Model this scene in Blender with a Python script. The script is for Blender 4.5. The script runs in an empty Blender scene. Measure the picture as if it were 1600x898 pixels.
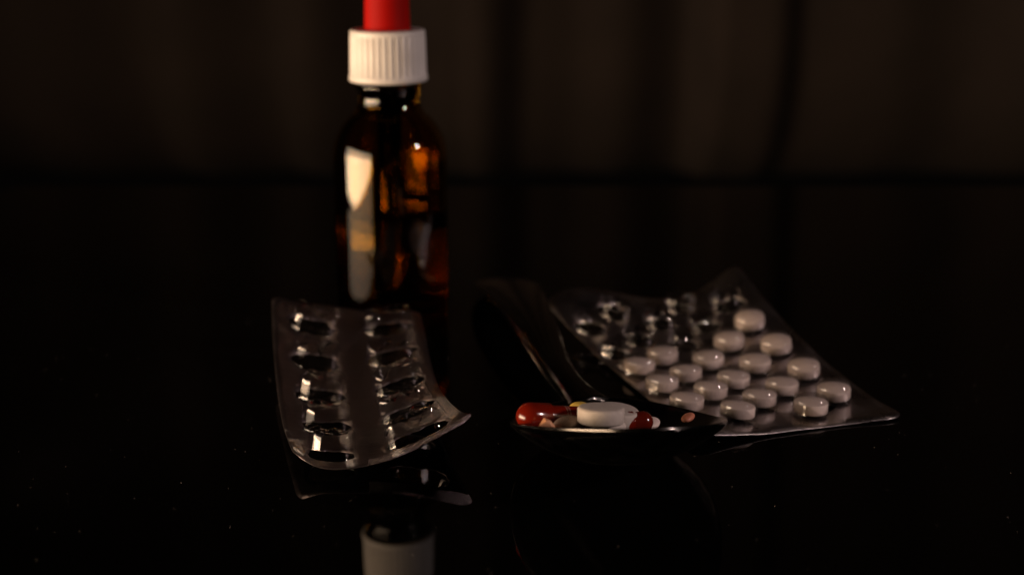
import bpy, bmesh, math, random
from mathutils import Vector, noise
random.seed(7)
MM = 0.001
R = math.radians
sc = bpy.context.scene

# ------------------------------------------------------------------ camera, light, exposure
cam_d = bpy.data.cameras.new('camera')
cam = bpy.data.objects.new('camera', cam_d); sc.collection.objects.link(cam)
cam.location = (0, 0, 0.119)
cam.rotation_euler = (R(75), 0, 0)
cam_d.sensor_width = 36; cam_d.lens = 51.1
cam_d.clip_start = 0.01; cam_d.clip_end = 20
cam_d.dof.use_dof = True
cam_d.dof.focus_distance = 0.316
cam_d.dof.aperture_fstop = 9.5
cam_d.dof.aperture_blades = 7
sc.camera = cam

world = bpy.data.worlds.new('World'); sc.world = world
world.use_nodes = True
world.node_tree.nodes['Background'].inputs[0].default_value = (0.9, 0.72, 0.6, 1)
world.node_tree.nodes['Background'].inputs[1].default_value = 0.0010

def area(name, loc, target, sx, sy, power, col, spread=180):
    l = bpy.data.lights.new(name, 'AREA'); l.shape = 'RECTANGLE'
    l.size = sx; l.size_y = sy; l.energy = power; l.color = col; l.spread = R(spread)
    o = bpy.data.objects.new(name, l); sc.collection.objects.link(o)
    o.location = loc
    o.rotation_euler = (Vector(target) - Vector(loc)).to_track_quat('-Z', 'Y').to_euler()
    return o
# low evening window on the left, small lamp on the right
area('window_light', (-0.93, -0.06, -0.03), (0, 0.33, -0.03), 1.15, 0.27, 7.6, (1.0, 0.67, 0.42), 110)
area('window_upper_light', (-0.93, -0.06, 0.20), (0, 0.33, 0.10), 1.15, 0.18, 1.6, (1.0, 0.74, 0.52), 110)
area('curtain_fill_light', (-0.25, 0.95, 0.62), (0.30, 1.5, 0.10), 1.5, 0.06, 0.05, (1.0, 0.74, 0.60), 26)  # added strip lamp without a real source, brightens the curtain
area('side_lamp', (0.80, 0.02, 0.42), (0.03, 0.33, 0), 0.045, 0.10, 0.30, (1.0, 0.76, 0.71), 60)

sc.view_settings.view_transform = 'Standard'
sc.view_settings.look = 'None'
sc.view_settings.exposure = 0
sc.view_settings.gamma = 1
sc.render.engine = 'CYCLES'
sc.cycles.use_denoising = True
sc.cycles.max_bounces = 14
sc.cycles.transmission_bounces = 12
sc.cycles.transparent_max_bounces = 24
sc.cycles.glossy_bounces = 8
sc.cycles.caustics_refractive = False
sc.cycles.caustics_reflective = False
sc.cycles.sample_clamp_indirect = 4

# ------------------------------------------------------------------ materials
def mat(name):
    m = bpy.data.materials.new(name); m.use_nodes = True
    nt = m.node_tree
    return m, nt, nt.nodes['Principled BSDF']
def setp(b, **k):
    names = {'col': 'Base Color', 'rough': 'Roughness', 'metal': 'Metallic', 'ior': 'IOR', 'trans': 'Transmission Weight',
             'coat': 'Coat Weight', 'coatr': 'Coat Roughness', 'spec': 'Specular IOR Level', 'sss': 'Subsurface Weight', 'alpha': 'Alpha'}
    for a, v in k.items():
        b.inputs[names[a]].default_value = (*v, 1) if isinstance(v, tuple) else v
def coords(nt, scale=1.0):
    tc = nt.nodes.new('ShaderNodeTexCoord'); mp = nt.nodes.new('ShaderNodeMapping')
    nt.links.new(tc.outputs['Object'], mp.inputs['Vector'])
    mp.inputs['Scale'].default_value = (scale,) * 3 if not isinstance(scale, tuple) else scale
    return mp.outputs[0]
def noise_tex(nt, vec, scale, detail=4, rough=0.5):
    n = nt.nodes.new('ShaderNodeTexNoise'); nt.links.new(vec, n.inputs['Vector'])
    n.inputs['Scale'].default_value = scale; n.inputs['Detail'].default_value = detail; n.inputs['Roughness'].default_value = rough
    return n.outputs['Fac']
def ramp(nt, fac, stops):
    r = nt.nodes.new('ShaderNodeValToRGB'); nt.links.new(fac, r.inputs[0])
    e = r.color_ramp.elements
    while len(e) < len(stops): e.new(0.5)
    for q, (p, c) in zip(e, stops):
        q.position = p; q.color = (*c, 1) if isinstance(c, tuple) else (c, c, c, 1)
    return r.outputs[0]
def bump(nt, b, h, strength=0.3, dist=0.0002):
    n = nt.nodes.new('ShaderNodeBump'); n.inputs['Strength'].default_value = strength; n.inputs['Distance'].default_value = dist
    nt.links.new(h, n.inputs['Height']); nt.links.new(n.outputs[0], b.inputs['Normal'])
    return n

def noisy(name, c1, c2, rough, scale, bstr=0.1, bscale=None, **k):
    m, nt, b = mat(name)
    v = coords(nt)
    f = noise_tex(nt, v, scale)
    nt.links.new(ramp(nt, f, [(0.3, c1), (0.7, c2)]), b.inputs['Base Color'])
    setp(b, rough=rough, **k)
    if bstr: bump(nt, b, noise_tex(nt, v, bscale or scale * 3), bstr, 0.0001)
    return m

# black glass table
m_table, nt, b = mat('black_glass'); setp(b, col=(0.0015, 0.0015, 0.0014), ior=1.27)
v = coords(nt)
nt.links.new(ramp(nt, noise_tex(nt, v, 9, 6), [(0.35, 0.012), (0.75, 0.05)]), b.inputs['Roughness'])
m_edge = noisy('table_edge', (0.03, 0.02, 0.015), (0.05, 0.03, 0.02), 0.3, 30)
m_curtain = noisy('curtain_cloth', (0.015, 0.0098, 0.0078), (0.022, 0.0145, 0.0115), 0.95, 14, 0.4, 900)
m_bulb, nt, b = mat('red_rubber'); setp(b, col=(0.36, 0.004, 0.002), rough=0.6, spec=0.08)
b.inputs['Subsurface Radius'].default_value = (0.002, 0.0004, 0.0003)
bump(nt, b, noise_tex(nt, coords(nt), 900), 0.08, 0.0002)
m_cap = noisy('white_cap_plastic', (0.72, 0.69, 0.66), (0.78, 0.75, 0.71), 0.38, 60, 0.06, 700)
m_amber, nt, b = mat('amber_glass'); setp(b, col=(0.66, 0.36, 0.035), rough=0.0, trans=1.0, ior=1.5)
m_liquid, nt, b = mat('clear_liquid'); setp(b, col=(0.30, 0.18, 0.06), rough=0.0, trans=1.0, ior=1.36)
m_pip, nt, b = mat('clear_glass'); setp(b, col=(0.97, 0.97, 0.95), rough=0.0, trans=1.0, ior=1.48)
m_tab = noisy('tablet_white', (0.80, 0.66, 0.585), (0.86, 0.73, 0.66), 0.45, 500, 0.10, 2500)
m_chalk = noisy('tablet_chalk', (0.60, 0.53, 0.47), (0.67, 0.60, 0.54), 0.62, 700, 0.35, 3500)
m_peach = noisy('tablet_peach', (0.74, 0.34, 0.17), (0.82, 0.43, 0.24), 0.6, 600, 0.4, 3000)
m_pink = noisy('tablet_pink', (0.62, 0.22, 0.13), (0.70, 0.28, 0.17), 0.4, 600, 0.2, 3000)
m_yel = noisy('tablet_yellow', (0.72, 0.48, 0.08), (0.78, 0.55, 0.12), 0.4, 600, 0.1, 3000)
m_grey = noisy('tablet_taupe', (0.34, 0.26, 0.22), (0.42, 0.33, 0.28), 0.5, 600, 0.3, 3000)
m_steel, nt, b = mat('dark_steel'); setp(b, col=(0.23, 0.22, 0.21), metal=1.0)
v = coords(nt, (1, 1, 1))
nt.links.new(ramp(nt, noise_tex(nt, v, 260, 5), [(0.3, 0.12), (0.75, 0.24)]), b.inputs['Roughness'])

def gel_mat(name, c, stripes):
    m, nt, b = mat(name)
    tc = nt.nodes.new('ShaderNodeTexCoord'); sp = nt.nodes.new('ShaderNodeSeparateXYZ')
    nt.links.new(tc.outputs['Object'], sp.inputs[0])
    tot = None
    for (x0, w) in stripes:       # printed rings: x along the capsule, in metres
        a = nt.nodes.new('ShaderNodeMath'); a.operation = 'COMPARE'
        nt.links.new(sp.outputs['X'], a.inputs[0]); a.inputs[1].default_value = x0 * MM; a.inputs[2].default_value = w * MM
        if tot is None: tot = a.outputs[0]
        else:
            s = nt.nodes.new('ShaderNodeMath'); s.operation = 'MAXIMUM'
            nt.links.new(tot, s.inputs[0]); nt.links.new(a.outputs[0], s.inputs[1]); tot = s.outputs[0]
    mx = nt.nodes.new('ShaderNodeMix'); mx.data_type = 'RGBA'
    mx.inputs[6].default_value = (*c, 1); mx.inputs[7].default_value = (0.28, 0.15, 0.12, 1)
    if tot is not None: nt.links.new(tot, mx.inputs[0])
    else: mx.inputs[0].default_value = 0
    nt.links.new(mx.outputs[2], b.inputs['Base Color'])
    setp(b, rough=0.16, sss=0.1, coat=0.4, coatr=0.05)
    b.inputs['Subsurface Radius'].default_value = (0.002, 0.0005, 0.0003)
    return m
m_gel = gel_mat('red_gelatin', (0.19, 0.011, 0.003), [])
m_gel_print = gel_mat('red_gelatin_printed', (0.19, 0.011, 0.003), [(3.0, 0.16), (3.7, 0.16), (7.6, 0.16), (8.2, 0.16)])
m_gel_dark = gel_mat('dark_red_gelatin', (0.14, 0.012, 0.005), [(0.6, 0.14), (1.2, 0.14), (1.8, 0.14)])

def film_mat(name, tint=(0.96, 0.95, 0.95), rough=0.03, gain=2.0, bscale=300, bstr=0.12):
    """thin clear film: Schlick reflection over straight-through transmission"""
    m = bpy.data.materials.new(name); m.use_nodes = True; nt = m.node_tree; nt.nodes.clear()
    out = nt.nodes.new('ShaderNodeOutputMaterial'); mix = nt.nodes.new('ShaderNodeMixShader')
    tr = nt.nodes.new('ShaderNodeBsdfTransparent'); tr.inputs[0].default_value = (*tint, 1)
    gl = nt.nodes.new('ShaderNodeBsdfGlossy'); gl.inputs['Roughness'].default_value = rough
    lw = nt.nodes.new('ShaderNodeLayerWeight'); lw.inputs[0].default_value = 0.5
    p = nt.nodes.new('ShaderNodeMath'); p.operation = 'POWER'; p.inputs[1].default_value = 5
    nt.links.new(lw.outputs['Facing'], p.inputs[0])
    ma = nt.nodes.new('ShaderNodeMath'); ma.operation = 'MULTIPLY_ADD'; ma.use_clamp = True
    ma.inputs[1].default_value = 0.9 ; ma.inputs[2].default_value = 0.04 * gain
    nt.links.new(p.outputs[0], ma.inputs[0])
    bp = nt.nodes.new('ShaderNodeBump'); bp.inputs['Strength'].default_value = bstr; bp.inputs['Distance'].default_value = 0.0003
    nt.links.new(noise_tex(nt, coords(nt), bscale, 3), bp.inputs['Height'])
    for q in (gl, lw): nt.links.new(bp.outputs[0], q.inputs['Normal'])
    nt.links.new(ma.outputs[0], mix.inputs[0]); nt.links.new(tr.outputs[0], mix.inputs[1]); nt.links.new(gl.outputs[0], mix.inputs[2])
    nt.links.new(mix.outputs[0], out.inputs[0])
    return m
m_film = film_mat('clear_film', gain=1.6)
m_pocket_empty = film_mat('clear_pocket_creased', rough=0.03, gain=3.0, bscale=170, bstr=0.22)
m_pocket = film_mat('clear_pocket_film', rough=0.025, gain=3.2, bscale=200, bstr=0.006)

def foil_mat(name, col, rough, dots):
    m, nt, b = mat(name)
    setp(b, col=col, metal=1.0, rough=rough, coat=0.3 if dots else 0.8, coatr=0.08)
    tc = nt.nodes.new('ShaderNodeTexCoord')
    n1 = noise_tex(nt, tc.outputs['Object'], 420, 4)
    # fine knurling pressed into the seal, from the sheet's own UVs (in mm); stronger on the crimped strip
    sep = nt.nodes.new('ShaderNodeSeparateXYZ'); nt.links.new(tc.outputs['UV'], sep.inputs[0])
    def sinw(sock, per):
        a = nt.nodes.new('ShaderNodeMath'); a.operation = 'MULTIPLY'; nt.links.new(sock, a.inputs[0]); a.inputs[1].default_value = 2 * math.pi / per
        s = nt.nodes.new('ShaderNodeMath'); s.operation = 'SINE'; nt.links.new(a.outputs[0], s.inputs[0]); return s.outputs[0]
    prod = nt.nodes.new('ShaderNodeMath'); prod.operation = 'MULTIPLY'
    nt.links.new(sinw(sep.outputs['X'], 1.0), prod.inputs[0]); nt.links.new(sinw(sep.outputs['Y'], 1.0), prod.inputs[1])
    amt = prod.outputs[0]
    if dots:
        gx = nt.nodes.new('ShaderNodeMath'); gx.operation = 'GREATER_THAN'; nt.links.new(sep.outputs['X'], gx.inputs[0]); gx.inputs[1].default_value = dots[0]
        gy = nt.nodes.new('ShaderNodeMath'); gy.operation = 'LESS_THAN'; nt.links.new(sep.outputs['Y'], gy.inputs[0]); gy.inputs[1].default_value = dots[1]
        g = nt.nodes.new('ShaderNodeMath'); g.operation = 'MULTIPLY'; nt.links.new(gx.outputs[0], g.inputs[0]); nt.links.new(gy.outputs[0], g.inputs[1])
        g2 = nt.nodes.new('ShaderNodeMath'); g2.operation = 'MULTIPLY_ADD'; nt.links.new(g.outputs[0], g2.inputs[0]); g2.inputs[1].default_value = 1.0; g2.inputs[2].default_value = 0.01
        k = nt.nodes.new('ShaderNodeMath'); k.operation = 'MULTIPLY'; nt.links.new(amt, k.inputs[0]); nt.links.new(g2.outputs[0], k.inputs[1]); amt = k.outputs[0]
        amp = 1.6
    else: amp = 0.03
    h = nt.nodes.new('ShaderNodeMath'); h.operation = 'MULTIPLY_ADD'; nt.links.new(amt, h.inputs[0]); h.inputs[1].default_value = amp; 
    n1m = nt.nodes.new('ShaderNodeMath'); n1m.operation = 'MULTIPLY'; nt.links.new(n1, n1m.inputs[0]); n1m.inputs[1].default_value = 0.3 if dots else 1.0
    nt.links.new(n1m.outputs[0], h.inputs[2])
    bump(nt, b, h.outputs[0], 1.0 if dots else 0.35, 0.00022 if not dots else 0.0009)
    rr = ramp(nt, noise_tex(nt, tc.outputs['Object'], 120, 5), [(0.3, max(0.02, rough - 0.07)), (0.7, rough + 0.07)])
    if dots:
        rm = nt.nodes.new('ShaderNodeMath'); rm.operation = 'MULTIPLY_ADD'; nt.links.new(g.outputs[0], rm.inputs[0]); rm.inputs[1].default_value = -0.22; nt.links.new(rr, rm.inputs[2]); rr = rm.outputs[0]
    nt.links.new(rr, b.inputs['Roughness'])
    return m
m_foil_a = foil_mat('foil_satin', (0.25, 0.21, 0.215), 0.42, (20.0, 4.8))
m_foil_b = foil_mat('foil_bright', (0.60, 0.55, 0.55), 0.32, None)

# ------------------------------------------------------------------ helpers
def link(o, parent=None):
    sc.collection.objects.link(o)
    if parent: o.parent = parent
    return o
def mesh_obj(name, verts, faces, m, parent=None, loc=(0, 0, 0), smooth=True, uv=None):
    me = bpy.data.meshes.new(name)
    me.from_pydata([(x * MM, y * MM, z * MM) for x, y, z in verts], [], faces)
    me.materials.append(m)
    if uv:
        l = me.uv_layers.new(name='UVMap')
        for lp in me.loops: l.data[lp.index].uv = uv[lp.vertex_index]
    bm = bmesh.new(); bm.from_mesh(me)
    if uv is None: bmesh.ops.recalc_face_normals(bm, faces=bm.faces)
    bm.to_mesh(me); bm.free()
    for p in me.polygons: p.use_smooth = smooth
    o = bpy.data.objects.new(name, me); o.location = [c * MM for c in loc]
    return link(o, parent)
def thing(name, label, cat, loc=(0, 0, 0), group=None):
    o = bpy.data.objects.new(name, None); o.empty_display_size = 0.01
    o.location = [c * MM for c in loc]; link(o)
    return tag(o, label, cat, group)
def tag(o, label, cat=None, group=None, kind=None):
    if label: o['label'] = label
    if cat: o['category'] = cat
    if group: o['group'] = group
    if kind: o['kind'] = kind
    return o
def lathe(profile, n=64, rfn=None, close=False):
    vs, fs = [], []
    for (r, z) in profile:
        for i in range(n):
            a = 2 * math.pi * i / n
            rr = r if rfn is None else rfn(r, z, a, i)
            vs.append((rr * math.cos(a), rr * math.sin(a), z))
    m = len(profile)
    for j in range(m - 1 if not close else m):
        k = (j + 1) % m
        for i in range(n):
            i2 = (i + 1) % n
            fs.append((j * n + i, j * n + i2, k * n + i2, k * n + i))
    return vs, fs
def fillet(p0, p1, p2, r, k=6):
    """points rounding the corner p1 of a profile"""
    a = Vector(p0) - Vector(p1); c = Vector(p2) - Vector(p1)
    a.normalize(); c.normalize()
    out = []
    s = Vector(p1) + a * r; e = Vector(p1) + c * r
    for i in range(k + 1):
        t = i / k
        q = s * (1 - t) ** 2 + Vector(p1) * 2 * t * (1 - t) + e * t * t
        out.append((q.x, q.y))
    return out

# ------------------------------------------------------------------ setting
# table: glass plate with a rounded edge
X0, X1, Y0, Y1 = -215, 420, -60, 612
def plate(inset, z):
    r = 12 - inset; pts = []
    for cx, cy, a0 in ((X1 - 12, Y1 - 12, 0), (X0 + 12, Y1 - 12, 90), (X0 + 12, Y0 + 12, 180), (X1 - 12, Y0 + 12, 270)):
        for k in range(7):
            a = R(a0 + 15 * k); pts.append((cx + r * math.cos(a), cy + r * math.sin(a), z))
    return pts
rings = [plate(1.0, 0), plate(0.3, -0.3), plate(0, -1.0), plate(0, -7), plate(0.8, -8)]
vs = [p for r_ in rings for p in r_]; n = len(rings[0]); fs = [tuple(range(n))]
for j in range(len(rings) - 1):
    for i in range(n): fs.append((j * n + i, j * n + (i + 1) % n, (j + 1) * n + (i + 1) % n, (j + 1) * n + i))
fs.append(tuple(range((len(rings) - 1) * n, len(rings) * n)))
tbl = mesh_obj('tabletop', vs, fs, m_table, smooth=False); tag(tbl, 'polished black glass tabletop under all the pills', kind='structure')

# curtain in the dark far behind the table: irregular folds
segs = [(-900, 0), (-760, 30), (-700, -10), (-620, 26), (-560, -6), (-470, 30), (-380, 6), (-330, 46), (-245, 10), (-205, 52), (-120, -14),
        (-60, 36), (-30, 64), (20, 10), (60, 4), (110, 22), (180, -22), (215, 62), (262, 66), (300, 30), (380, 34), (470, 4), (560, 40), (650, 6), (760, 44), (860, 0), (980, 30)]
prof = []
for (xa, ya), (xb, yb) in zip(segs, segs[1:]):
    for k in range(8):
        t = k / 8; s = t * t * (3 - 2 * t); prof.append((xa + (xb - xa) * t, ya + (yb - ya) * s))
prof.append(segs[-1])
FADE_BEND = 185                                    # lower cloth curved back, a shape added so the curtain fades to dark
rows = [(0 - FADE_BEND * math.sin(R(a)), FADE_BEND * (1 - math.cos(R(a)))) for a in range(88, 0, -8)] + [(60 * k, 0) for k in range(19)]
vs, fs = [], []
for j, (z, back) in enumerate(rows):
    for i, (x, y) in enumerate(prof):
        vs.append((x + 6 * noise.noise((x * .01, z * .003, 3)), 1500 + back - 0.6 * y * (1 + 0.2 * noise.noise((x * .004, z * .002, 0))), z))
w = len(prof)
for j in range(len(rows) - 1):
    for i in range(w - 1): fs.append((j * w + i, j * w + i + 1, (j + 1) * w + i + 1, (j + 1) * w + i))
cur = mesh_obj('curtain', vs, fs, m_curtain)
sd = cur.modifiers.new('thickness', 'SOLIDIFY'); sd.thickness = 0.003
tag(cur, 'dim brown curtain hanging in folds behind the table', 'curtain')

# ------------------------------------------------------------------ dropper bottle
BX, BY = -35, 413; LEVEL = 32.0
bottle = thing('dropper_bottle', 'amber glass dropper bottle with ribbed white cap and red rubber bulb', 'bottle', (BX, BY, 0))
outer = [(0.01, 1.6), (12.5, 1.2)] + fillet((12.5, 0), (16.3, 0), (16.3, 10), 2.0) + [(16.4, 10), (16.4, 30)] + \
        fillet((16.4, 30), (16.4, 53.5), (8.6, 62), 6.5, 10) + fillet((16.4, 53), (8.8, 61.5), (8.6, 68), 2.6, 6) + [(8.6, 66.4), (9.4, 67.0), (9.4, 68.2), (8.6, 68.8), (8.3, 74)]
inner = [(6.2, 74), (6.4, 62)] + fillet((6.4, 68), (6.6, 60.6), (14.4, 52.5), 2.4, 5) + fillet((8, 60), (14.4, 52.2), (14.4, 30), 6.0, 8) + \
        [(14.4, 30), (14.4, 10)] + fillet((14.4, 10), (14.4, 3.2), (8, 3.2), 2.6, 5) + [(8, 3.4), (0.01, 4.2)]
vs, fs = lathe(outer + inner, 96)
mesh_obj('glass_body', vs, fs, m_amber, bottle)
NR = 36
def ribs(r, z, a, i):
    if 70.8 < z < 81.6 and r > 9:
        ph = (a * NR / (2 * math.pi)) % 1
        return r + (-0.45 if 0.30 < ph < 0.62 else 0.12)
    return r
cp = [(9.9, 69.0), (10.8, 69.0), (11.1, 69.3), (11.05, 70.6), (10.75, 70.9), (10.7, 71.0), (10.62, 76), (10.5, 81.5), (10.5, 81.7)] + fillet((10.6, 81.7), (10.6, 83.3), (8, 83.3), 0.9) + \
     [(7.2, 83.3), (6.9, 83.1), (6.7, 82.2), (6.2, 82.2), (6.2, 80), (9.6, 80), (9.7, 70)]
vs, fs = lathe(cp, NR * 8, ribs, close=True)
mesh_obj('screw_cap', vs, fs, m_cap, bottle)
bp = [(6.3, 81), (6.5, 83.4), (6.42, 84), (6.3, 88), (6.15, 94), (6.0, 100), (6.1, 105), (6.0, 109), (5.4, 112.4), (4.0, 115), (2.2, 116.3), (0.01, 116.7)]
vs, fs = lathe(bp, 64)
mesh_obj('rubber_bulb', vs, fs, m_bulb, bottle)
po = [(3.4, 80), (3.4, 20), (3.2, 16), (1.9, 10), (1.5, 7), (0.8, 7), (0.9, 10), (2.3, 16), (2.5, 20), (2.5, 80)]
vs, fs = lathe(po, 40, close=True)
mesh_obj('pipette', vs, fs, m_pip, bottle)
vs, fs = lathe([(2.4, 79.5), (5.9, 79.5), (6.1, 74.2), (6.1, 70.5), (4.4, 70), (3.55, 69.6), (2.4, 69.6)], 40, close=True)
mesh_obj('neck_insert', vs, fs, m_bulb, bottle)

lq = [(0.01, 3.9), (8, 3.15)] + fillet((10, 3.0), (14.45, 3.0), (14.45, 10), 2.2, 5) + [(14.45, 20), (14.45, LEVEL - .6), (14.3, LEVEL - .15), (13.6, LEVEL), (3.6, LEVEL), (0.01, LEVEL)]
vs, fs = lathe(lq, 96)
mesh_obj('liquid', vs, fs, m_liquid, bottle)

# ------------------------------------------------------------------ blister packs
def lagr(ts, t):
    out = []
    for i, a in enumerate(ts):
        p = 1.0
        for j, b_ in enumerate(ts):
            if i != j: p *= (t - b_) / (a - b_)
        out.append(p)
    return out
class Pack:
    def __init__(s, W, L, us, vs_, grid, corner=3.5, wob=0.25):
        s.W, s.L, s.us, s.vs, s.grid, s.c, s.wob = W, L, us, vs_, grid, corner, wob
    def S0(s, u, v):
        U = lagr(s.us, u / s.W); V = lagr(s.vs, v / s.L)
        p = Vector((0, 0, 0))
        for j, wv in enumerate(V):
            for i, wu in enumerate(U): p += Vector(s.grid[j][i]) * (wu * wv)
        p.z += s.wob * noise.noise((u * .09, v * .09, s.W))
        return p
    def rc(s, u, v):                                    # rounded corners
        c = s.c
        du = c - u if u < c else (u - (s.W - c) if u > s.W - c else 0)
        dv = c - v if v < c else (v - (s.L - c) if v > s.L - c else 0)
        if du > 0 and dv > 0:
            a, b_ = du / c, dv / c
            a2, b2 = a * math.sqrt(max(0, 1 - b_ * b_ / 2)), b_ * math.sqrt(max(0, 1 - a * a / 2))
            u = c - a2 * c if u < c else s.W - c + a2 * c
            v = c - b2 * c if v < c else s.L - c + b2 * c
        return u, v
    def N(s, u, v):
        e = 0.3
        n = (s.S0(u + e, v) - s.S0(u - e, v)).cross(s.S0(u, v + e) - s.S0(u, v - e)); n.normalize()
        return n if n.z > 0 else -n
    def P(s, u, v, h=0.0):
        u, v = s.rc(u, v)
        p = s.S0(u, v)
        return p + s.N(u, v) * h if h else p

def stadium(a, b, ang, e=0):
    """distance from the centre to a stadium outline, half length a and half width b"""
    d = a - b; c, q = abs(math.cos(ang)), abs(math.sin(ang))
    if q > 1e-6 and b / q * c <= d: return b / q
    return d * c + math.sqrt(max(0, b * b - d * d * q * q))

def sheet(pack, cells, cuts_u, cuts_v_of, a, b, e, holes, h, fill, m, name, parent, thick, loc, rings=3, jag=0.0):
    """one sheet, tiled by cells (u0,u1,v0,v1,cu,cv,id); cells whose id is in holes stay open inside the pocket outline"""
    vs, fs, uv, idx = [], [], [], {}
    def vert(u, v):
        k = (round(u, 3), round(v, 3))
        if k not in idx:
            p = pack.P(u, v, h); idx[k] = len(vs); vs.append((p.x - loc[0], p.y - loc[1], p.z - loc[2])); uv.append((u, v))
        return idx[k]
    for (u0, u1, v0, v1, cu, cv, cid) in cells:
        gu = [u for u in cuts_u if u0 - 1e-6 <= u <= u1 + 1e-6]; gv = [v for v in cuts_v_of if v0 - 1e-6 <= v <= v1 + 1e-6]
        per = [(u, v0) for u in gu[:-1]] + [(u1, v) for v in gv[:-1]] + [(u, v1) for u in gu[:0:-1]] + [(u0, v) for v in gv[:0:-1]]
        loops = [per]
        jr = random.Random(cid * 17 + 3)
        inn = []
        for (u, v) in per:
            ang = math.atan2(v - cv, u - cu); r = stadium(a, b, ang, e)
            if jag and cid in holes: r *= 1 - jag * abs(noise.noise((math.cos(ang) * 1.7 + cid * 3.1, math.sin(ang) * 1.7, 5.0))) * 1.6
            inn.append((cu + r * math.cos(ang), cv + r * math.sin(ang)))
        for k in range(1, rings):
            t = k / rings
            loops.append([(p[0] * (1 - t) + q[0] * t, p[1] * (1 - t) + q[1] * t) for p, q in zip(per, inn)])
        loops.append(inn)
        if cid not in holes and fill:
            for t in (0.5, 0.12): loops.append([(cu + (q[0] - cu) * t, cv + (q[1] - cv) * t) for q in inn])
        L = [[vert(*p) for p in lp] for lp in loops]
        n = len(per)
        for j in range(len(L) - 1):
            for i in range(n): fs.append((L[j][i], L[j][(i + 1) % n], L[j + 1][(i + 1) % n], L[j + 1][i]))
        if cid not in holes and fill: fs.append(tuple(L[-1]))
    o = mesh_obj(name, vs, fs, m, parent, uv=uv)
    if thick:
        md = o.modifiers.new('thickness', 'SOLIDIFY'); md.thickness = thick * MM; md.offset = -1
    return o

def pocket(pack, cu, cv, a, b, e, H, prof, m, parent, loc, dent=0.0, seed=0, rot=0.0, n=48):
    vs, fs = [], []
    base = pack.N(cu, cv)
    for (k, hh) in prof:
        for i in range(n):
            ang = 2 * math.pi * i / n
            r = stadium(a, b, ang, e) * k
            if k < 0.99: r = (stadium(a, b, ang, e) - (1 - k) * min(a, b)) if k > 0.45 else (stadium(a, b, ang, e) - 0.55 * min(a, b)) * k / 0.45
            u, v = cu + r * math.cos(ang), cv + r * math.sin(ang)
            h_ = H * hh
            if dent:
                q = noise.noise((r * math.cos(ang) * 0.42 + seed * 7.3, r * math.sin(ang) * 0.42, seed * 1.7))
                q2 = abs(noise.noise((r * math.cos(ang) * 0.9 + seed * 2.1, r * math.sin(ang) * 0.9 + hh * 1.5, seed)))
                h_ *= 1 - dent * (max(0, q + 0.05) * 1.5 + q2 * 0.45) * hh
                u += dent * hh * 0.7 * noise.noise((u * .6, v * .6, seed + 4.0)); v += dent * hh * 0.7 * noise.noise((u * .6, v * .6, seed + 9.0))
            p = pack.P(u, v) + base * (h_ + 0.16)
            vs.append((p.x - loc[0], p.y - loc[1], p.z - loc[2]))
    for j in range(len(prof) - 1):
        for i in range(n): fs.append((j * n + i, j * n + (i + 1) % n, (j + 1) * n + (i + 1) % n, (j + 1) * n + i))
    fs.append(tuple(range((len(prof) - 1) * n, len(prof) * n)))
    return mesh_obj('pocket', vs, fs, m, parent)

def lin(a, b, k): return [a + (b - a) * i / k for i in range(k)]
def cuts(pts, step):
    out = []
    for a, b in zip(pts, pts[1:]): out += lin(a, b, max(1, round((b - a) / step)))
    return out + [pts[-1]]

# --- left pack: ten emptied capsule pockets, the sheet curling up at both near corners
LW, LL = 39.0, 90.0
left = Pack(LW, LL, (0, .5, 1), (0, .333, .667, 1),
            [[(-45.6, 288, 5.6), (-30.9, 287, 3.0), (-7.9, 296.8, 11.0)],
             [(-53.3, 317, 3.2), (-34.9, 318, 1.5), (-16.6, 325, 6.4)],
             [(-59.6, 348, 7.8), (-40.8, 350, 4.1), (-21.6, 355, 7.6)],
             [(-64.7, 378, 15.7), (-45.2, 380, 11.2), (-25.4, 383, 9.5)]], corner=3.2, wob=0.5)
lloc = (-38, 330, 0)
lp = thing('blister_pack', 'curled blister pack of ten emptied capsule pockets in front of the bottle', 'blister pack', lloc, 'blister packs on the table')
rv = [9.3, 27.3, 44.6, 62.2, 79.2]
cuv = [0, 18.3, 36.0, 53.4, 70.7, LL]
cutu = cuts([0, 20.5, LW], 1.3); cutv = cuts(cuv, 1.5)
cells = []
for j in range(5):
    for i in range(2): cells.append((0 if i == 0 else 20.5, 20.5 if i == 0 else LW, cuv[j], cuv[j + 1], (10.7, 30.4)[i], rv[j] + (0, 0.3)[i], j * 2 + i))
ids = {c[6] for c in cells}
CA, CB = 6.5, 4.15
sheet(left, cells, cutu, cutv, CA, CB, 4.0, ids, 0.0, False, m_foil_a, 'foil', lp, 0.22, lloc, jag=0.22)
sheet(left, cells, cutu, cutv, CA, CB, 4.0, ids, 0.16, False, m_film, 'plastic_sheet', lp, 0, lloc)
cprof = [(1.0, 0), (.965, .03), (.94, .2), (.90, .45), (.86, .72), (.83, .90), (.78, .98), (.70, 1.0), (.55, 1.0), (.45, 1.0), (.2, 1.0), (.03, 1.0)]
dents = [0.22, 0.45, 0.12, 0.4, 0.30, 0.35, 0.5, 0.35, 0.45, 0.4]
for c in cells:
    pocket(left, c[4], c[5], CA, CB, 4.0, 5.7, cprof, m_pocket_empty, lp, lloc, dents[c[6]], c[6] + 1)

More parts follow.
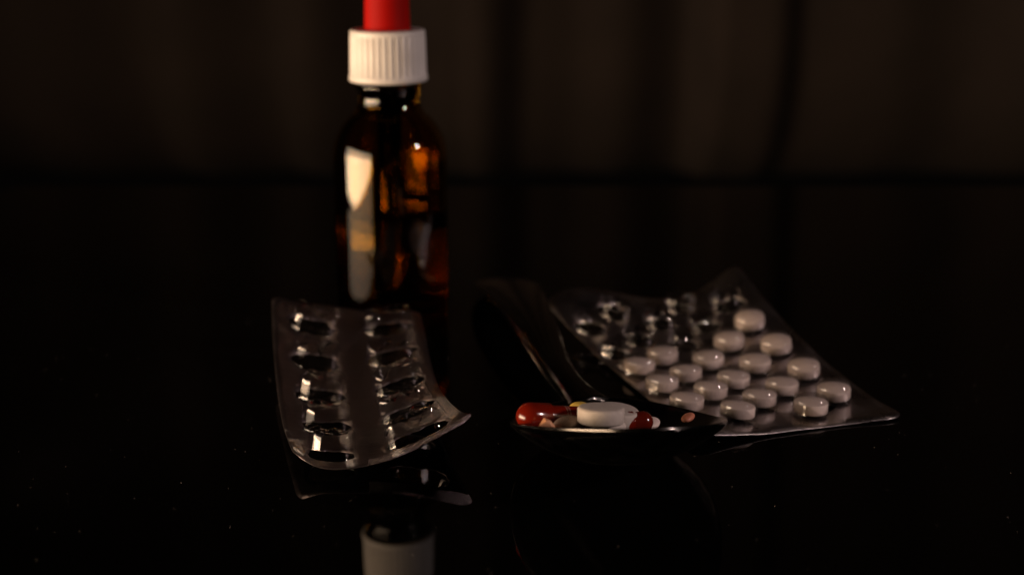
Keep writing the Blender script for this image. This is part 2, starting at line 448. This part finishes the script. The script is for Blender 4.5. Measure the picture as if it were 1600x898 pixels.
# --- right pack: five staggered columns, eighteen white tablets left
RW, RL = 53.0, 98.0
right = Pack(RW, RL, (0, .33, .67, 1), (0, .33, .67, 1),
             [[(40.9, 306, 3.0), (57.4, 312.0, 0.9), (74.4, 318.0, 0.5), (93.4, 323.2, 0.9)],
              [(32.0, 339.0, 1.0), (48.8, 343.5, 0.4), (65.8, 348.5, 0.6), (83.2, 353, 2.2)],
              [(21.4, 371.5, 2.0), (39.0, 375, 1.2), (56.0, 380, 3.8), (73.8, 385, 7.8)],
              [(8.6, 401, 8.2), (26.6, 405, 9.6), (45.4, 409, 6.0), (65.2, 413, 16.5)]], corner=4.5, wob=0.35)
rloc = (52, 360, 0)
rp = thing('blister_pack', 'larger blister pack with white tablets left in it, right of the spoon', 'blister pack', rloc, 'blister packs on the table')
rp.name = 'blister_pack'
ucol = [5.5 + 9.75 * k for k in range(5)]
ucut = [0, 10.375, 20.125, 29.875, 39.625, RW]
odd = [10 + 15.5 * r for r in range(6)]; even = [17.75 + 15.5 * r for r in range(5)]
vb = [0, 10] + [10 + 7.75 * k for k in range(1, 11)] + [RL]
cutu2 = cuts(ucut, 1.5); cutv2 = cuts(vb, 1.5)
cells2, k = [], 0
spots = []
for ci in range(5):
    centres = odd if ci % 2 else even
    bounds = [0] + [(p + q) / 2 for p, q in zip(centres, centres[1:])] + [RL]
    keep = (3, 4, 3, 4, 4)[ci]
    for r_, cv in enumerate(centres):
        cells2.append((ucut[ci], ucut[ci + 1], bounds[r_], bounds[r_ + 1], ucol[ci], cv, k))
        spots.append((k, ci, r_, ucol[ci], cv, r_ < keep)); k += 1
PR = 4.4
empt = {s_[0] for s_ in spots if not s_[5]}
sheet(right, cells2, cutu2, cutv2, PR, PR, 2.0, empt, 0.0, True, m_foil_b, 'foil', rp, 0.16, rloc, jag=0.25)
sheet(right, cells2, cutu2, cutv2, PR, PR, 2.0, {c[6] for c in cells2}, 0.16, False, m_film, 'plastic_sheet', rp, 0, rloc)
tprof = [(1.0, 0), (.97, .06), (.95, .4), (.92, .7), (.87, .86), (.78, .95), (.62, .985), (.45, 1.0), (.2, 1.0), (.03, 1.0)]
for (k, ci, r_, cu, cv, full) in spots:
    pocket(right, cu, cv, PR, PR, 2.0, 4.7, tprof, m_pocket, rp, rloc, 0.0 if full else (0.65, 0.25)[ci == 4], k + 1, n=40)

def tablet_verts(rad, T, dome, n=48):
    """biconvex round tablet: band with domed faces"""
    hb = T / 2 - dome; p = [(0.01, -T / 2)]
    for t in (.35, .65, .85, .95): p.append((rad * t, -hb - dome * (1 - t * t)))
    p += [(rad * .985, -hb - dome * .03), (rad, -hb + .12), (rad, hb - .12), (rad * .985, hb + dome * .03)]
    for t in (.95, .85, .65, .35): p.append((rad * t, hb + dome * (1 - t * t)))
    p.append((0.01, T / 2))
    return lathe(p, n)
labels = {
 (0, 0): 'white tablet at the near end of the pack column beside the spoon',
 (0, 1): 'white tablet second from the near end of the column beside the spoon',
 (0, 2): 'white tablet in the column beside the spoon that touches the emptied pockets',
 (1, 0): 'white tablet closest to the near edge of the pack, right of the spoon tip',
 (1, 1): 'white tablet second from the near edge in the second column from the spoon',
 (1, 2): 'white tablet third from the near edge in the second column from the spoon',
 (1, 3): 'white tablet farthest back in the second column from the spoon',
 (2, 0): 'white tablet nearest the camera in the middle column of the pack',
 (2, 1): 'white tablet in the middle of the pack, second in the middle column',
 (2, 2): 'white tablet farthest back in the middle column of the pack',
 (3, 0): 'white tablet at the near end of the column next to the rightmost',
 (3, 1): 'white tablet second from the near edge in the column next to the rightmost',
 (3, 2): 'white tablet third from the near edge in the column next to the rightmost',
 (3, 3): 'white tablet farthest back in the column next to the rightmost, blurred',
 (4, 0): 'rightmost white tablet of all, near the right corner of the pack',
 (4, 1): 'white tablet second from the near end in the rightmost pack column',
 (4, 2): 'white tablet third from the near end in the rightmost pack column, blurred',
 (4, 3): 'topmost white tablet in the pack, standing tilted where the sheet curls up'}
tv, tf = tablet_verts(4.05, 3.9, 0.8)
proto = None
for (k, ci, r_, cu, cv, full) in spots:
    if not full: continue
    if proto is None:
        o = proto = mesh_obj('tablet', tv, tf, m_tab)
    else:
        o = proto.copy(); sc.collection.objects.link(o)
    nrm = right.N(cu, cv); p = right.P(cu, cv, 2.15)
    o.location = p * MM + Vector((random.uniform(-.12, .12), random.uniform(-.12, .12), 0)) * MM
    q = nrm.to_track_quat('Z', 'Y'); o.rotation_euler = q.to_euler()
    o.rotation_euler.x += random.uniform(-.02, .02)
    tag(o, labels[(ci, r_)], 'tablet', 'white tablets in the blister pack')

# ------------------------------------------------------------------ spoon
C0 = Vector((22.6, 290.5, 11.8)); TI, YW = R(17.8), R(4)
f_ = Vector((math.sin(YW) * math.cos(TI), -math.cos(YW) * math.cos(TI), math.sin(TI)))
r_v = Vector((math.cos(YW), math.sin(YW), 0)); n_ = r_v.cross(-f_).normalized()
if n_.z < 0: n_ = -n_
A_, B_, DEP = 35.0, 22.3, 7.9
def bowl(rho, ph, off=0.0):
    al = A_ * math.cos(ph); ac = B_ * math.sin(ph) * (1 - 0.10 * math.cos(ph))
    if math.cos(ph) < 0: ac *= 1 - 0.10 * math.cos(ph) ** 2
    lift = 0.0042 * max(0, -al * rho - 4) ** 2
    d = -DEP * (1 - rho ** 2.3) + lift
    return C0 + f_ * (al * rho) + r_v * (ac * rho) + n_ * (d + off)
sp = thing('spoon', 'dark steel tablespoon heaped with mixed pills, handle pointing back', 'spoon', (22, 320, 0))
nph = 96
rho_in = [0.02, .15, .3, .45, .6, .72, .82, .9, .955, .985]
vs, fs = [], []
loops = [(r, 0.0) for r in rho_in] + [(0.998, 0.08), (1.012, 0.02), (1.02, -0.25), (1.02, -0.7), (1.008, -1.0)] + [(r, -1.15) for r in (.97, .9, .8, .68, .5, .3, .15, .02)]
for (rho, off) in loops:
    for i in range(nph):
        p = bowl(rho, 2 * math.pi * i / nph, off); vs.append((p.x - 22, p.y - 320, p.z))
for j in range(len(loops) - 1):
    for i in range(nph): fs.append((j * nph + i, j * nph + (i + 1) % nph, (j + 1) * nph + (i + 1) % nph, (j + 1) * nph + i))
zmin = min(v_[2] for v_ in vs); assert zmin > -0.3, zmin
mesh_obj('bowl', vs, fs, m_steel, sp)
# handle: swept section; x, y, z of the centre, half width, half thickness
path = [(18.4, 322.5, 4.2, 6.0, .8), (15.6, 328.5, 4.8, 4.8, 1.2), (12.6, 336, 5.8, 4.3, 1.5), (9.3, 350, 7.4, 4.7, 1.4), (6.4, 368, 9.2, 5.9, 1.2), (3.2, 387, 10.0, 7.3, 1.1),
        (0.2, 405, 9.4, 8.7, 1.0), (-1.8, 419, 7.4, 9.6, 1.0), (-3.0, 431, 4.8, 9.4, 1.0), (-3.7, 438, 3.0, 7.6, .9), (-4.0, 441.5, 2.1, 4.6, .8), (-4.1, 443, 1.7, 1.0, .6)]
def cr(a, b_, c, d, t): return 0.5 * ((2 * b_) + (-a + c) * t + (2 * a - 5 * b_ + 4 * c - d) * t * t + (-a + 3 * b_ - 3 * c + d) * t ** 3)
pp = []
for i in range(len(path) - 1):
    q = [path[max(0, i - 1)], path[i], path[i + 1], path[min(len(path) - 1, i + 2)]]
    for k in range(5): pp.append([cr(*[q[m_][c] for m_ in range(4)], k / 5) for c in range(5)])
pp.append(list(path[-1]))
vs, fs = [], []; ns = 28
for i, q in enumerate(pp):
    a = Vector(pp[max(0, i - 1)][:3]); c = Vector(pp[min(len(pp) - 1, i + 1)][:3]); t = (c - a).normalized()
    sx = t.cross(Vector((0, 0, 1))).normalized(); up = sx.cross(t).normalized()
    for k in range(ns):
        an = 2 * math.pi * k / ns
        cx = math.copysign(abs(math.cos(an)) ** .8, math.cos(an)) * max(.3, q[3]); cz = math.copysign(abs(math.sin(an)) ** .9, math.sin(an)) * q[4]
        crown = 0.9 * (1 - (cx / max(.3, q[3])) ** 2) * min(1, q[3] / 6)
        p = Vector(q[:3]) + sx * cx + up * (cz + crown); vs.append((p.x - 22, p.y - 320, p.z))
for j in range(len(pp) - 1):
    for k in range(ns): fs.append((j * ns + k, j * ns + (k + 1) % ns, (j + 1) * ns + (k + 1) % ns, (j + 1) * ns + k))
fs.append(tuple(range(ns))); fs.append(tuple(range((len(pp) - 1) * ns, len(pp) * ns)))
mesh_obj('handle', vs, fs, m_steel, sp)

# ------------------------------------------------------------------ pills on the spoon
def flat_tablet(rad, T, n=96):
    p = [(0.01, -T / 2), (rad * .5, -T / 2), (rad - .4, -T / 2), (rad - .34, -T / 2 + .02), (rad - .03, -T / 2 + .33), (rad, -T / 2 + .38), (rad, T / 2 - .38), (rad - .03, T / 2 - .33), (rad - .34, T / 2 - .02), (rad - .4, T / 2), (rad * .5, T / 2 + .05), (0.01, T / 2 + .06)]
    return lathe(p, n)
def orient(o, loc, nrm, spin=0):
    q = Vector(nrm).normalized().to_track_quat('Z', 'Y')
    o.rotation_mode = 'QUATERNION'
    from mathutils import Quaternion
    o.rotation_quaternion = q @ Quaternion((0, 0, 1), spin)
    o.location = [c * MM for c in loc]
    return o
vs, fs = flat_tablet(4.85, 3.3)
g = 'white round tablets on the spoon'
o = orient(mesh_obj('tablet', vs, fs, m_chalk), (18.3, 282.5, 16.2), (0.02, 0.13, 1)); tag(o, 'front flat white round tablet lying on the heap of pills on the spoon', 'tablet', g)
o = orient(mesh_obj('tablet', vs, fs, m_chalk), (22.0, 290.5, 13.0), (0.10, 0.02, 1)); tag(o, 'white round tablet half hidden behind the front tablet on the spoon', 'tablet', g)

def capsule(label, loc, direc, m_cap_, m_body, r1, r2, L1, L2, group):
    t = thing('capsule', label, 'capsule', (0, 0, 0), group)
    def tube(prof_):
        v_, f_s = lathe(prof_, 48)
        return [(z, x, y) for x, y, z in v_], f_s
    cap_p = [(r1 * math.sin(R(a)), -r1 * math.cos(R(a)) * 1.05) for a in range(1, 90, 8)] + [(r1, 0), (r1, L1 - .5), (r1 * .97, L1 - .35), (r1, L1 - .15), (r1 - .02, L1 - .05), (r1 - .12, L1), (r2 - .05, L1)]
    v_, f_s = tube(cap_p); mesh_obj('capsule_cap', v_, f_s, m_cap_, t)
    body_p = [(r2, L1 - 2), (r2, L2 - r2)] + [(r2 * math.cos(R(a)), L2 - r2 + r2 * math.sin(R(a))) for a in range(6, 90, 8)] + [(0.02, L2)]
    v_, f_s = tube(body_p); mesh_obj('capsule_body', v_, f_s, m_body, t)
    q = Vector(direc).normalized().to_track_quat('X', 'Z'); t.rotation_mode = 'QUATERNION'; t.rotation_quaternion = q
    t.location = [c * MM for c in loc]
    return t
capsule('glossy dark red capsule with a fat rounded end at the left of the spoon', (3.9, 285.5, 14.7), (0.93, 0.42, -0.19), m_gel, m_gel_print, 3.0, 2.55, 4.2, 14.0, 'red capsules on the spoon')
capsule('dark red capsule half hidden right of the white tablets on the spoon', (22.4, 288.5, 12.0), (0.97, 0.20, 0.0), m_gel, m_gel_dark, 2.5, 2.3, 3.2, 7.6, 'red capsules on the spoon')

def convex(name, pts, m, label, cat, group, loc, smooth=False, bev=0.25):
    bm = bmesh.new()
    for p in pts: bm.verts.new([c * MM for c in p])
    res = bmesh.ops.convex_hull(bm, input=bm.verts)
    bmesh.ops.recalc_face_normals(bm, faces=bm.faces)
    me = bpy.data.meshes.new(name); bm.to_mesh(me); bm.free(); me.materials.append(m)
    for p in me.polygons: p.use_smooth = smooth
    o = link(bpy.data.objects.new(name, me)); o.location = [c * MM for c in loc]
    b = o.modifiers.new('soft_edges', 'BEVEL'); b.width = bev * MM; b.segments = 3; b.limit_method = 'ANGLE'; b.angle_limit = R(25)
    return tag(o, label, cat, group)
convex('pill_fragment', [(-2.3, -1, -1.4), (2.4, -.8, -1.4), (.2, -.9, 1.25), (1.1, 0, .9), (-1.4, 1.6, -1.2), (2.2, 1.8, -1.2), (-.2, 1.5, 1.0), (-1.6, -1.1, -.3), (2.0, -.8, -.6)],
       m_peach, 'broken peach coloured pill piece with a sharp peak below the big capsule end', 'pill', None, (6.8, 279.5, 15.2))
def oval(label, loc, a, b_, c, m, spin=0, tilt=(0, 0, 1), group=None, bandz=0.22):
    vs, fs = [], []; n = 40
    rows_ = [(-1.0, .02)] + [(math.sin(R(t)), math.cos(R(t))) for t in (-75, -55, -38)] + [(-bandz, 1.0), (bandz, 1.0)] + [(math.sin(R(t)), math.cos(R(t))) for t in (38, 55, 75)] + [(1.0, .02)]
    for (zz, rr) in rows_:
        rr = rr ** .8
        for i in range(n):
            an = 2 * math.pi * i / n; vs.append((a * rr * math.cos(an), b_ * rr * math.sin(an), c * zz))
    for j in range(len(rows_) - 1):
        for i in range(n): fs.append((j * n + i, j * n + (i + 1) % n, (j + 1) * n + (i + 1) % n, (j + 1) * n + i))
    o = mesh_obj('pill', vs, fs, m); orient(o, loc, tilt, spin); return tag(o, label, 'pill', group)
oval('dull taupe pill in the shadow between the peach piece and the white tablet', (11.6, 283, 13.6), 3.6, 2.6, 1.7, m_grey, 0.2, (0.1, -.2, 1))
oval('small yellow pill peeking out behind the end of the big red capsule', (14.6, 297.5, 12.4), 2.2, 1.6, 1.2, m_yel, 0.1)
oval('flat pinkish oval pill lying by itself near the right end of the spoon', (38.6, 300.5, 9.0), 2.6, 1.4, .8, m_pink, 0.15, (-.22, .12, 1))
oval('pale grey pill wedged at the right end of the half hidden red capsule', (29.8, 292.0, 10.9), 2.3, 1.6, 0.7, m_tab, 0.4, (0.2, -.3, 1))
# pills underneath that carry the visible ones
oval('white oval pill buried low in the heap beneath the front tablet', (19.5, 285, 12.2), 4.6, 3.2, 2.0, m_chalk, 0.5, (0, -.1, 1))
oval('dark taupe pill buried deep in the heap on the spoon', (25.5, 293.5, 9.5), 4.6, 3.2, 2.4, m_grey, -.4)

# ------------------------------------------------------------------ dust on the table
vs, fs = [], []
rd = random.Random(5)
def speck(x, y, z, s):
    b0 = len(vs); a = rd.uniform(0, 6.28)
    for i in range(3): vs.append((x + s * math.cos(a + 2.1 * i), y + s * math.sin(a + 2.1 * i) * .7, z))
    vs.append((x, y, z + s * .8)); fs.extend([(b0, b0 + 1, b0 + 3), (b0 + 1, b0 + 2, b0 + 3), (b0 + 2, b0, b0 + 3)])
for _ in range(420):
    y = rd.uniform(215, 420); x = rd.uniform(-.42, .42) * y
    speck(x, y, 0.02, rd.choice((.03, .04, .05, .05, .07, .10)))
for _ in range(70):
    u, v_ = rd.gauss(17, 5), abs(rd.gauss(3.5, 2.0)) + .5
    p = right.P(max(3, min(46, u)), v_, 0.2); speck(p.x, p.y, p.z, rd.uniform(.06, .16))
d = mesh_obj('dust', vs, fs, m_chalk, smooth=False); tag(d, 'fine pale dust specks on the black glass and the pack edge', kind='stuff')
